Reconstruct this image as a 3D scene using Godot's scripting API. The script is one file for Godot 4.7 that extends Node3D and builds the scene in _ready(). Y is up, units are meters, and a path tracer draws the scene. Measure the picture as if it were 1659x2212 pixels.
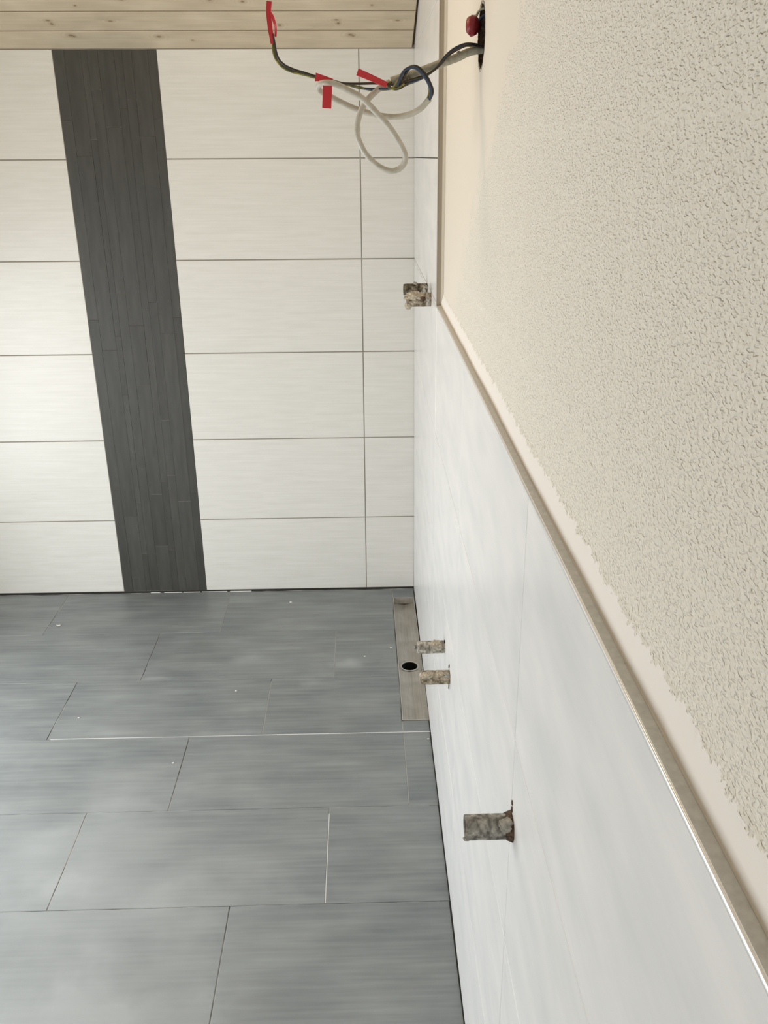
extends Node3D

# ---------------------------------------------------------------- mesh collector
class MB:
	var v := PackedVector3Array()
	var n := PackedVector3Array()
	var u := PackedVector2Array()
	var u2 := PackedVector2Array()
	var i := PackedInt32Array()
	# corners counter-clockwise as seen from the front
	func quad(a: Vector3, b: Vector3, c: Vector3, d: Vector3, ua := Vector2.ZERO, ub := Vector2.ZERO, uc := Vector2.ZERO, ud := Vector2.ZERO):
		var nn := (b - a).cross(c - a)
		if nn.length_squared() < 1e-16:
			nn = (c - a).cross(d - a)
		nn = nn.normalized()
		var s := v.size()
		for p in [a, b, c, d]:
			v.append(p)
			n.append(nn)
		for p in [ua, ub, uc, ud]:
			u.append(p)
		i.append_array(PackedInt32Array([s, s + 2, s + 1, s, s + 3, s + 2]))
	func tri(a: Vector3, b: Vector3, c: Vector3):
		var nn := (b - a).cross(c - a).normalized()
		var s := v.size()
		for p in [a, b, c]:
			v.append(p)
			n.append(nn)
			u.append(Vector2(p.x, p.y))
		i.append_array(PackedInt32Array([s, s + 2, s + 1]))
	func box(lo: Vector3, hi: Vector3):
		var a := Vector3(lo.x, lo.y, hi.z)
		var b := Vector3(hi.x, lo.y, hi.z)
		var c := Vector3(hi.x, hi.y, hi.z)
		var d := Vector3(lo.x, hi.y, hi.z)
		var e := Vector3(lo.x, lo.y, lo.z)
		var f := Vector3(hi.x, lo.y, lo.z)
		var g := Vector3(hi.x, hi.y, lo.z)
		var h := Vector3(lo.x, hi.y, lo.z)
		quad(a, b, c, d)
		quad(f, e, h, g)
		quad(b, f, g, c)
		quad(e, a, d, h)
		quad(d, c, g, h)
		quad(e, f, b, a)
	# grid of smooth points: rows x cols, normals from neighbours
	func grid(pts: PackedVector3Array, rows: int, cols: int, wrap := false):
		var s := v.size()
		for r in rows:
			for c in cols:
				var p := pts[r * cols + c]
				var cl := c - 1
				var cr := c + 1
				if wrap:
					cl = (c - 2 + cols) % cols if c == 0 else c - 1
					cr = 1 if c == cols - 1 else c + 1
				else:
					cl = maxi(cl, 0)
					cr = mini(cr, cols - 1)
				var dx := pts[r * cols + cr] - pts[r * cols + cl]
				var dy := pts[mini(r + 1, rows - 1) * cols + c] - pts[maxi(r - 1, 0) * cols + c]
				v.append(p)
				n.append(dx.cross(dy).normalized())
				u.append(Vector2(float(c) / (cols - 1), float(r) / (rows - 1)))
		for r in rows - 1:
			for c in cols - 1:
				var a := s + r * cols + c
				i.append_array(PackedInt32Array([a, a + cols + 1, a + 1, a, a + cols, a + cols + 1]))
	func mesh() -> ArrayMesh:
		var arr := []
		arr.resize(Mesh.ARRAY_MAX)
		arr[Mesh.ARRAY_VERTEX] = v
		arr[Mesh.ARRAY_NORMAL] = n
		arr[Mesh.ARRAY_TEX_UV] = u
		if u2.size() == v.size():
			arr[Mesh.ARRAY_TEX_UV2] = u2
		arr[Mesh.ARRAY_INDEX] = i
		var m := ArrayMesh.new()
		m.add_surface_from_arrays(Mesh.PRIMITIVE_TRIANGLES, arr)
		return m

var M := {}
var taken := {}
var rng := RandomNumberGenerator.new()
# the right wall leans and turns a little out of square
var WALL := Transform3D(Basis(Vector3.UP, -0.0048) * Basis(Vector3.BACK, 0.0069), Vector3.ZERO)
const SLOPE := 0.3783

func numbered(called: String) -> String:
	var k: int = taken.get(called, 0)
	taken[called] = k + 1
	return called if k == 0 else "%s_%03d" % [called, k]

func part(called: String, mesh: Mesh, mat: Material, parent: Node, t := Transform3D.IDENTITY) -> MeshInstance3D:
	var o := MeshInstance3D.new()
	o.name = called
	o.mesh = mesh
	o.material_override = mat
	o.transform = t
	parent.add_child(o, true)
	return o

func structure(called: String, mesh: Mesh, mat: Material, t := Transform3D.IDENTITY) -> MeshInstance3D:
	var o := part(called, mesh, mat, self, t)
	o.set_meta("kind", "structure")
	return o

func thing(called: String, label: String, category: String, t := Transform3D.IDENTITY, group := "") -> Node3D:
	var o := Node3D.new()
	o.name = numbered(called)
	add_child(o)
	o.transform = t
	tag(o, label, category, group)
	return o

func tag(o: Node, label: String, category: String, group := ""):
	o.set_meta("label", label)
	o.set_meta("category", category)
	if group:
		o.set_meta("group", group)

# ---------------------------------------------------------------- shapes
# a chamfered slab: face at z = 0 looking to +z, body going back to -thick
func slab(w: float, h: float, thick: float, bev: float, uo := Vector2.ZERO, scale := 1.0, flip := false) -> ArrayMesh:
	var b := MB.new()
	var x := w / 2
	var y := h / 2
	var fx := x - bev
	var fy := y - bev
	var f := func(p: Vector3) -> Vector2:
		return (Vector2(p.y, p.x) if flip else Vector2(p.x, -p.y)) / scale + uo
	var A := [Vector3(-fx, -fy, 0), Vector3(fx, -fy, 0), Vector3(fx, fy, 0), Vector3(-fx, fy, 0)]
	var B := [Vector3(-x, -y, -bev), Vector3(x, -y, -bev), Vector3(x, y, -bev), Vector3(-x, y, -bev)]
	var C := [Vector3(-x, -y, -thick), Vector3(x, -y, -thick), Vector3(x, y, -thick), Vector3(-x, y, -thick)]
	b.quad(A[0], A[1], A[2], A[3], f.call(A[0]), f.call(A[1]), f.call(A[2]), f.call(A[3]))
	for k in 4:
		var l := (k + 1) % 4
		b.quad(B[k], B[l], A[l], A[k], f.call(B[k]), f.call(B[l]), f.call(A[l]), f.call(A[k]))
		b.quad(C[k], C[l], B[l], B[k], f.call(C[k]), f.call(C[l]), f.call(B[l]), f.call(B[k]))
	b.quad(C[1], C[0], C[3], C[2])
	return b.mesh()

func smooth_path(pts: Array, per := 6) -> PackedVector3Array:
	var out := PackedVector3Array()
	for k in pts.size() - 1:
		var a: Vector3 = pts[maxi(k - 1, 0)]
		var b: Vector3 = pts[k]
		var c: Vector3 = pts[k + 1]
		var d: Vector3 = pts[mini(k + 2, pts.size() - 1)]
		for j in per:
			out.append(b.cubic_interpolate(c, a, d, float(j) / per))
	out.append(pts[-1])
	return out

func tube_into(b: MB, pts: Array, r0: float, r1: float, seg := 12, rough := 0.0, cap := true):
	var p := smooth_path(pts)
	var ref := Vector3(0.31, 0.2, 0.93)
	var grid := PackedVector3Array()
	for k in p.size():
		var t := (p[mini(k + 1, p.size() - 1)] - p[maxi(k - 1, 0)]).normalized()
		var s := ref.slide(t).normalized()
		ref = s
		var w := t.cross(s)
		var r := lerpf(r0, r1, float(k) / (p.size() - 1)) * (1.0 + rough * (rng.randf() - 0.5))
		for c in seg + 1:
			var a := TAU * c / seg
			grid.append(p[k] + (s * cos(a) + w * sin(a)) * r)
	b.grid(grid, p.size(), seg + 1, true)
	if cap:
		var last := (p.size() - 1) * (seg + 1)
		for c in seg:
			b.tri(p[-1], grid[last + c], grid[last + c + 1])
			b.tri(p[0], grid[c + 1], grid[c])

func tube(pts: Array, r0: float, r1 := -1.0, seg := 12, rough := 0.0) -> ArrayMesh:
	var b := MB.new()
	tube_into(b, pts, r0, r0 if r1 < 0 else r1, seg, rough)
	return b.mesh()

func ribbon(pts: Array, width: float, thick: float, side: Vector3, width_end := -1.0) -> ArrayMesh:
	var b := MB.new()
	var p := smooth_path(pts, 5)
	var rows := []
	for k in p.size():
		var t := (p[mini(k + 1, p.size() - 1)] - p[maxi(k - 1, 0)]).normalized()
		var s := side.slide(t).normalized()
		var q := t.cross(s)
		var w := lerpf(width, width if width_end < 0 else width_end, float(k) / (p.size() - 1)) / 2
		rows.append([p[k] - s * w - q * thick / 2, p[k] + s * w - q * thick / 2, p[k] + s * w + q * thick / 2, p[k] - s * w + q * thick / 2])
	for k in rows.size() - 1:
		for c in 4:
			var d := (c + 1) % 4
			b.quad(rows[k][c], rows[k][d], rows[k + 1][d], rows[k + 1][c])
	b.quad(rows[0][3], rows[0][2], rows[0][1], rows[0][0])
	b.quad(rows[-1][0], rows[-1][1], rows[-1][2], rows[-1][3])
	return b.mesh()

# profile of (radius, height) turned about y; wobble makes the skin uneven
func lathe(prof: Array, seg := 32, wobble := 0.0, seed := 1) -> ArrayMesh:
	var b := MB.new()
	var nz := FastNoiseLite.new()
	nz.seed = seed
	nz.frequency = 38.0
	var start := 0
	while start < prof.size() - 1:
		var g := PackedVector3Array()
		var ks := [start, start + 1]
		for k in ks:
			for c in seg + 1:
				var a := TAU * (c % seg) / seg
				var dir := Vector3(cos(a), 0, -sin(a))
				var q: Vector3 = dir * prof[k].x + Vector3(0, prof[k].y, 0)
				var r: float = prof[k].x
				if r > 0.0005:
					r += wobble * nz.get_noise_3dv(q)
				g.append(dir * r + Vector3(0, prof[k].y, 0))
		b.grid(g, 2, seg + 1, true)
		start += 1
	return b.mesh()

# a lump of mortar: a squashed ball pushed about by noise
func lump(size: Vector3, seed: int, rough := 0.5, seg := 26) -> ArrayMesh:
	var b := MB.new()
	var nz := FastNoiseLite.new()
	nz.seed = seed
	nz.frequency = 1.05
	nz.fractal_octaves = 3
	nz.fractal_gain = 0.38
	var g := PackedVector3Array()
	var rows := seg / 2 + 1
	for r in rows:
		var th := PI * r / (rows - 1)
		for c in seg + 1:
			var a := TAU * (c % seg) / seg
			var d := Vector3(sin(th) * cos(a), -cos(th), -sin(th) * sin(a))
			g.append(d * size * (1.0 + rough * nz.get_noise_3dv(d * 1.6)))
	b.grid(g, rows, seg + 1, true)
	return b.mesh()

# ---------------------------------------------------------------- textures
func noise_bytes(w: int, h: int, f: float, seed: int, oct := 3, type := FastNoiseLite.TYPE_SIMPLEX_SMOOTH, to_w := 0, to_h := 0) -> PackedByteArray:
	var nz := FastNoiseLite.new()
	nz.seed = seed
	nz.noise_type = type
	nz.frequency = f
	nz.fractal_octaves = oct
	var im := nz.get_seamless_image(w, h)
	im.convert(Image.FORMAT_L8)
	if to_w:
		im.resize(to_w, to_h, Image.INTERPOLATE_CUBIC)
	return im.get_data()

# colour = base + sum of (layer - 0.5) * amount
func blend(w: int, h: int, base: Color, layers: Array) -> ImageTexture:
	var d := PackedByteArray()
	d.resize(w * h * 3)
	var br := base.r * 255.0
	var bg := base.g * 255.0
	var bb := base.b * 255.0
	for k in w * h:
		var r := br
		var g := bg
		var b := bb
		for l in layers:
			var t: float = (l[0][k] - 127.5) / 127.5
			var c: Vector3 = l[1]
			r += t * c.x
			g += t * c.y
			b += t * c.z
		d[k * 3] = int(clampf(r, 0, 255))
		d[k * 3 + 1] = int(clampf(g, 0, 255))
		d[k * 3 + 2] = int(clampf(b, 0, 255))
	var im := Image.create_from_data(w, h, false, Image.FORMAT_RGB8, d)
	return ImageTexture.create_from_image(im)

func gray_tex(w: int, h: int, d: PackedByteArray) -> ImageTexture:
	return ImageTexture.create_from_image(Image.create_from_data(w, h, false, Image.FORMAT_L8, d))

func plain(c: Color, rough := 0.7, metal := 0.0) -> StandardMaterial3D:
	var m := StandardMaterial3D.new()
	m.albedo_color = c
	m.roughness = rough
	m.metallic = metal
	return m

func textured(t: Texture2D, rough := 0.6, triplanar := 0.0) -> StandardMaterial3D:
	var m := StandardMaterial3D.new()
	m.albedo_texture = t
	m.roughness = rough
	if triplanar > 0:
		m.uv1_triplanar = true
		m.uv1_scale = Vector3.ONE / triplanar
	return m

func make_materials():
	# white tile: faint linen lines along its length
	var lines := noise_bytes(16, 1024, 0.09, 3, 3, FastNoiseLite.TYPE_SIMPLEX_SMOOTH, 512, 1024)
	var drift := noise_bytes(64, 512, 0.05, 4, 3, FastNoiseLite.TYPE_SIMPLEX_SMOOTH, 512, 1024)
	var white := blend(512, 1024, Color8(232, 230, 224), [[lines, Vector3(3.5, 3.5, 4)], [drift, Vector3(3.5, 3.5, 4)]])
	M.white_tile = textured(white, 0.3)
	M.white_tile.heightmap_enabled = true
	M.white_tile.heightmap_texture = gray_tex(512, 1024, drift)
	M.white_tile.heightmap_scale = 0.02
	# right wall: the same tile under a film of wiped grout haze
	var haze := noise_bytes(96, 256, 0.035, 9, 3, FastNoiseLite.TYPE_SIMPLEX_SMOOTH, 512, 1024)
	var hazed := blend(512, 1024, Color8(231, 230, 229), [[lines, Vector3(1.5, 1.5, 1.5)], [haze, Vector3(9, 7.5, 6.5)]])
	M.hazed_tile = textured(hazed, 0.3)
	# floor tile: slate grey with brushed streaks
	var fine := noise_bytes(40, 1024, 0.06, 11, 4, FastNoiseLite.TYPE_SIMPLEX_SMOOTH, 1024, 1024)
	var wide := noise_bytes(96, 384, 0.03, 12, 4, FastNoiseLite.TYPE_SIMPLEX_SMOOTH, 1024, 1024)
	var cloud := noise_bytes(256, 256, 0.012, 13, 4, FastNoiseLite.TYPE_SIMPLEX_SMOOTH, 1024, 1024)
	var slate := blend(1024, 1024, Color8(132, 137, 138), [[fine, Vector3(9, 9, 8)], [wide, Vector3(11, 11, 10)], [cloud, Vector3(6, 5, 4)]])
	M.floor_tile = textured(slate, 0.42)
	M.floor_tile.metallic_specular = 0.5
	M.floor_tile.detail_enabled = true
	M.floor_tile.detail_albedo = dust_and_glow()
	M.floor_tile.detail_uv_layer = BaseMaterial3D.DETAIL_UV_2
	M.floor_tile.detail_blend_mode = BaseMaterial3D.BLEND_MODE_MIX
	# mosaic: near-black grey cut from the same range, three tones
	M.mosaic = []
	for k in 3:
		var dark := blend(256, 512, [Color8(69, 68, 64), Color8(72, 71, 67), Color8(66, 65, 61)][k], [[noise_bytes(256, 32, 0.05, 21 + k, 3, FastNoiseLite.TYPE_SIMPLEX_SMOOTH, 256, 512), Vector3(6, 6, 6)]])
		var m := textured(dark, 0.5)
		M.mosaic.append(m)
	M.board_gap = plain(Color8(92, 76, 58), 0.95)
	M.pale_grout = plain(Color8(214, 211, 202), 0.95)
	M.mid_grout = plain(Color8(168, 168, 164), 0.95)
	M.joint_shade = plain(Color8(72, 74, 74), 0.95)
	M.grout = plain(Color8(150, 145, 134), 0.95)
	M.floor_grout = textured(blend(256, 256, Color8(140, 140, 136), [[noise_bytes(256, 256, 0.02, 31), Vector3(70, 70, 68)]]), 0.95, 0.6)
	M.floor_grout.uv1_world_triplanar = true
	M.dark_gap = plain(Color8(46, 46, 45), 0.95)
	# planed softwood with a few knots
	M.wood = []
	for k in 3:
		M.wood.append(textured(wood(k), 0.6))
	M.plaster_smooth = plain(Color8(228, 220, 207), 0.95)
	M.filler = plain(Color8(241, 236, 230), 0.9)
	var pit := noise_bytes(1024, 1024, 0.075, 35, 2)
	var pit2 := noise_bytes(1024, 1024, 0.03, 36, 2)
	for k in pit.size():
		pit[k] = int(255.0 * clampf((pit[k] / 255.0 - 0.23) / 0.24, 0, 1) * (0.72 + 0.28 * clampf((pit2[k] / 255.0 - 0.3) / 0.3, 0, 1)))
	M.plaster = plain(Color8(228, 222, 210), 0.95)
	M.plaster.uv1_scale = Vector3(2.4, 4.3, 1)
	M.plaster.heightmap_enabled = true
	M.plaster.heightmap_texture = gray_tex(1024, 1024, pit)
	M.plaster.heightmap_scale = 0.075
	M.paint = plain(Color8(232, 230, 224), 0.9)
	M.satin_metal = textured(blend(256, 256, Color8(212, 210, 205), [[noise_bytes(256, 256, 0.05, 41), Vector3(10, 10, 10)]]), 0.6, 0.1)
	M.satin_metal.metallic = 0.1
	M.dull_metal = plain(Color8(168, 158, 144), 0.5, 0.3)
	M.bright_metal = plain(Color8(252, 252, 251), 0.22, 0.55)
	var brushed := blend(512, 64, Color8(190, 186, 179), [[noise_bytes(512, 8, 0.1, 43, 2, FastNoiseLite.TYPE_SIMPLEX_SMOOTH, 512, 64), Vector3(10, 10, 10)], [noise_bytes(128, 64, 0.04, 44, 3, FastNoiseLite.TYPE_SIMPLEX_SMOOTH, 512, 64), Vector3(14, 15, 16)]])
	M.steel = textured(brushed, 0.45, 0.25)
	M.steel.metallic = 0.6
	M.pipe = []
	var cols := [Color8(164, 158, 146), Color8(152, 139, 119), Color8(142, 139, 132), Color8(98, 89, 72)]
	for k in 4:
		var t := blend(256, 256, cols[k], [[noise_bytes(256, 256, 0.016, 50 + k, 4), Vector3(84, 83, 80)], [noise_bytes(256, 256, 0.045, 60 + k, 3), Vector3(30, 30, 28)]])
		M.pipe.append(textured(t, 0.75, 0.06))
	M.mortar = textured(blend(128, 128, Color8(192, 181, 161), [[noise_bytes(128, 128, 0.05, 70, 4), Vector3(45, 48, 48)]]), 0.95, 0.04)
	M.mortar_grey = textured(blend(128, 128, Color8(176, 172, 163), [[noise_bytes(128, 128, 0.05, 71, 4), Vector3(45, 45, 45)]]), 0.95, 0.04)
	M.rust = textured(blend(128, 128, Color8(86, 70, 56), [[noise_bytes(128, 128, 0.06, 72, 4), Vector3(50, 40, 32)]]), 0.95, 0.04)
	M.hollow = plain(Color8(22, 20, 18), 0.9)
	M.black_plastic = plain(Color8(34, 27, 22), 0.7)
	M.cable_white = textured(blend(128, 128, Color8(200, 195, 182), [[noise_bytes(128, 128, 0.04, 73, 3), Vector3(16, 17, 19)]]), 0.5, 0.08)
	M.cable_grey = textured(blend(128, 128, Color8(190, 186, 170), [[noise_bytes(128, 128, 0.05, 74, 4), Vector3(26, 26, 26)]]), 0.7, 0.06)
	M.wire_blue = plain(Color8(58, 74, 100), 0.45)
	M.wire_brown = plain(Color8(62, 54, 44), 0.45)
	M.wire_earth = textured(blend(64, 64, Color8(128, 124, 66), [[noise_bytes(64, 64, 0.07, 75, 1), Vector3(60, 50, 10)]]), 0.5, 0.05)
	M.red_tape = plain(Color8(214, 52, 62), 0.4)
	M.red_tape.backlight_enabled = true
	M.red_tape.backlight = Color(0.35, 0.05, 0.06)
	M.red_cap = plain(Color8(150, 44, 52), 0.4)
	M.crumb = plain(Color8(240, 238, 232), 0.9)
	M.glass = plain(Color(0.9, 0.95, 0.96, 0.06), 0.0)
	M.glass.transparency = BaseMaterial3D.TRANSPARENCY_ALPHA
	M.frame = plain(Color8(235, 235, 232), 0.5)

# wiped grout film, footmarks and painted-in brightness on the floor, 2.4 m x 2.4 m from x = -2.2
func dust_and_glow() -> ImageTexture:
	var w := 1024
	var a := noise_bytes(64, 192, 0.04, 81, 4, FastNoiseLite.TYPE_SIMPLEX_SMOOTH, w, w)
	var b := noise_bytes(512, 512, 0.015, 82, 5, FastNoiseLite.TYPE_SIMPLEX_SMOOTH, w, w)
	# x, z, half length, half width, strength
	var spots := [
		[-0.85, 0.545, 0.07, 0.035, 0.22], [-0.83, 0.583, 0.06, 0.012, 0.5], [-0.47, 0.59, 0.10, 0.03, 0.4], [-0.40, 0.635, 0.10, 0.02, 0.45],
		[-0.20, 0.53, 0.07, 0.025, 0.45], [-0.55, 0.50, 0.10, 0.03, 0.22], [-0.72, 1.42, 0.22, 0.035, 0.22], [-0.73, 1.64, 0.07, 0.06, 0.4],
		[-0.62, 1.71, 0.04, 0.05, 0.25], [-0.66, 1.75, 0.035, 0.03, 0.5], [-0.60, 0.87, 0.4, 0.012, 0.25], [-0.95, 1.25, 0.1, 0.03, 0.22],
		[-0.45, 1.70, 0.06, 0.05, 0.2], [-0.75, 1.15, 0.15, 0.03, 0.15], [-1.05, 0.70, 0.15, 0.08, 0.15], [-0.32, 1.44, 0.04, 0.015, 0.25], [-0.75, 0.37, 0.2, 0.03, 0.15]]
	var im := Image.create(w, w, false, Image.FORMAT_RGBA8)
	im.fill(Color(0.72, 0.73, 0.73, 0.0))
	for y in w:
		var z := 2.4 * y / w
		if z > 2.0:
			break
		for x in range(256, w):
			var px := -2.2 + 2.4 * x / w
			var k := y * w + x
			var fa: float = a[k] / 255.0
			var fb: float = b[k] / 255.0
			var bright_haze := exp(-pow((px + 0.85) / 0.42, 2.0) - pow((z - 1.62) / 0.55, 2.0))  # grout haze, strengthened to paint in the brighter light on the left floor
			var s := maxf(0.0, fa - 0.45) * 0.22 + maxf(0.0, fb - 0.5) * 0.22 + bright_haze * (0.42 + 0.50 * fa + 0.4 * (fb - 0.5))
			for q in spots:
				var dx: float = (px + (fb - 0.5) * 0.12 - q[0]) / q[2]
				var dz: float = (z + (fa - 0.5) * 0.07 + (fb - 0.5) * 0.05 - q[1]) / q[3]
				var d := dx * dx + dz * dz
				if d < 4.0:
					s += q[4] * exp(-d * 1.1) * clampf((fb - 0.34) * 3.2, 0.0, 1.6) * (0.25 + fa)
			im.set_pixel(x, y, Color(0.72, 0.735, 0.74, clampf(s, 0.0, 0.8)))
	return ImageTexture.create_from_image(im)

func wood(k: int) -> ImageTexture:
	var w := 1024
	var h := 128
	var grain := noise_bytes(48, 128, 0.07, 90 + k, 4, FastNoiseLite.TYPE_SIMPLEX_SMOOTH, w, h)
	var tone := noise_bytes(128, 32, 0.03, 95 + k, 3, FastNoiseLite.TYPE_SIMPLEX_SMOOTH, w, h)
	var t := blend(w, h, Color8(205, 189, 163), [[grain, Vector3(5, 6, 8)], [tone, Vector3(9, 9, 9)]])
	var im := t.get_image()
	rng.seed = 300 + k
	for q in 4:
		var cx := rng.randi_range(20, w - 20)
		var cy := rng.randi_range(20, h - 20)
		var rx := rng.randf_range(7, 15)
		var ry := rng.randf_range(7, 13)
		for y in range(cy - 20, cy + 20):
			for x in range(cx - 40, cx + 40):
				if x < 0 or y < 0 or x >= w or y >= h:
					continue
				var d := sqrt(pow((x - cx) / rx, 2) + pow((y - cy) / ry, 2))
				var f := clampf(1.25 - d, 0, 1) * 0.6 + (0.12 * sin(d * 6.0) * clampf(1.6 - d * 0.5, 0, 1) if d < 3.2 else 0.0)
				im.set_pixel(x, y, im.get_pixel(x, y).lerp(Color8(120, 96, 66), clampf(f, 0, 1)))
	return ImageTexture.create_from_image(im)

func _ready():
	rng.seed = 7
	# ------------------------------------------------------------ camera, sky, lights, exposure
	var cam := Camera3D.new()
	cam.name = "camera"
	add_child(cam)
	cam.fov = 61.30
	cam.near = 0.02
	cam.transform = Transform3D(Basis(Vector3.UP, -0.0244) * Basis(Vector3.RIGHT, -0.3904) * Basis(Vector3.BACK, -0.0058), Vector3(-0.1816, 1.5045, 2.8982))
	cam.current = true
	var env := Environment.new()
	var sky := Sky.new()
	var psm := ProceduralSkyMaterial.new()
	psm.sky_top_color = Color(0.72, 0.8, 0.9)
	psm.sky_horizon_color = Color(0.85, 0.88, 0.9)
	psm.ground_bottom_color = Color(0.3, 0.3, 0.28)
	psm.ground_horizon_color = Color(0.6, 0.6, 0.58)
	sky.sky_material = psm
	env.background_mode = Environment.BG_SKY
	env.sky = sky
	env.tonemap_mode = Environment.TONE_MAPPER_LINEAR
	env.tonemap_exposure = 1.0
	env.sdfgi_enabled = true
	env.ssao_enabled = true
	env.ssil_enabled = true
	var we := WorldEnvironment.new()
	we.name = "world"
	we.environment = env
	add_child(we)
	# daylight from an unseen window, put low in the left wall for the shading
	var lw := area_light("unseen_window_light", Vector2(1.75, 0.95), Color(0.96, 0.975, 0.98), 3.45)
	lw.transform = Transform3D(Basis(Vector3.UP, -PI / 2), Vector3(-1.812, 0.58, 1.5))
	make_materials()
	build_lamp()
	build_back_wall()
	build_floor()
	build_right_wall()
	build_ceiling()
	build_shell()
	build_drain()
	build_pipes()
	build_cables()
	build_crumbs()

func area_light(called: String, size: Vector2, c: Color, e: float) -> AreaLight3D:
	var l := AreaLight3D.new()
	l.name = called
	l.area_size = size
	l.area_normalize_energy = true
	l.light_color = c
	l.light_energy = e
	l.area_range = 12.0
	l.shadow_enabled = true
	add_child(l)
	return l

func slope_frame() -> Transform3D:
	var s := sin(SLOPE)
	var c := cos(SLOPE)
	return Transform3D(Basis(Vector3(1, 0, 0), Vector3(0, s, c), Vector3(0, -c, s)), Vector3(0, 1.802, 0))

# ---------------------------------------------------------------- back wall
const ROWS := [0.005, 0.2927, 0.5947, 0.8967, 1.1987, 1.5007, 1.8027]

func build_back_wall():
	var b := MB.new()
	b.box(Vector3(-2.05, -0.1, -0.2), Vector3(0.25, 2.1, -0.0014))
	var wall := structure("wall_back", b.mesh(), M.grout)
	var spans := [[-1.88, -1.686], [-1.684, -1.0838], [-0.7755, -0.1797], [-0.1763, 0.0]]
	for r in 6:
		for s in spans:
			var lo: float = ROWS[r] + 0.0017
			var hi: float = ROWS[r + 1] - 0.0017
			var x0: float = s[0]
			var x1: float = s[1]
			var m := slab(x1 - x0, hi - lo, 0.009, 0.0009, Vector2(rng.randf(), rng.randf()), 0.6)
			part("tile", m, M.white_tile, wall, Transform3D(Basis.IDENTITY, Vector3((x0 + x1) / 2, (lo + hi) / 2, rng.randf_range(-0.0003, 0.0003))))
	var foot := MB.new()
	foot.box(Vector3(-1.9, -0.004, -0.002), Vector3(0.0, 0.0052, 0.0004))
	part("open_joint", foot.mesh(), M.dark_gap, wall)
	# dark band of cut sticks
	var bb := MB.new()
	bb.box(Vector3(-1.0823, 0.004, -0.009), Vector3(-0.777, 1.802, -0.0018))
	var band := part("mosaic_band", bb.mesh(), M.dark_gap, wall)
	var cols := [-1.0823, -1.049, -1.0003, -0.9812, -0.9503, -0.9023, -0.8788, -0.8502, -0.803, -0.777]
	var ends := [[0.411, 1.011, 1.611], [0.309, 0.911, 1.51], [0.16, 0.358, 0.757, 0.957, 1.557], [0.16, 0.492, 1.094, 1.694], [0.19, 0.391, 0.789, 0.9915, 1.5915], [0.172, 0.441, 1.043, 1.643], [0.463, 0.666, 1.067, 1.667], [0.365, 0.9655, 1.5655], [0.40, 1.016, 1.616]]
	for c in 9:
		var y0 := 0.006
		var list: Array = ends[c].duplicate()
		list.append(1.801)
		for y in list:
			var y1: float = y
			var x0: float = cols[c] + 0.0001
			var x1: float = cols[c + 1] - 0.0001
			var m := slab(x1 - x0, y1 - y0 - 0.0011, 0.007, 0.0003, Vector2(rng.randf(), rng.randf()), 0.3)
			part("mosaic_stick", m, M.mosaic[rng.randi() % 3], band, Transform3D(Basis(Vector3.UP, rng.randf_range(-0.006, 0.006)) * Basis(Vector3.RIGHT, rng.randf_range(-0.0012, 0.0012)), Vector3((x0 + x1) / 2, (y0 + y1) / 2, rng.randf_range(-0.0003, 0.0007))))
			y0 = y1

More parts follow.
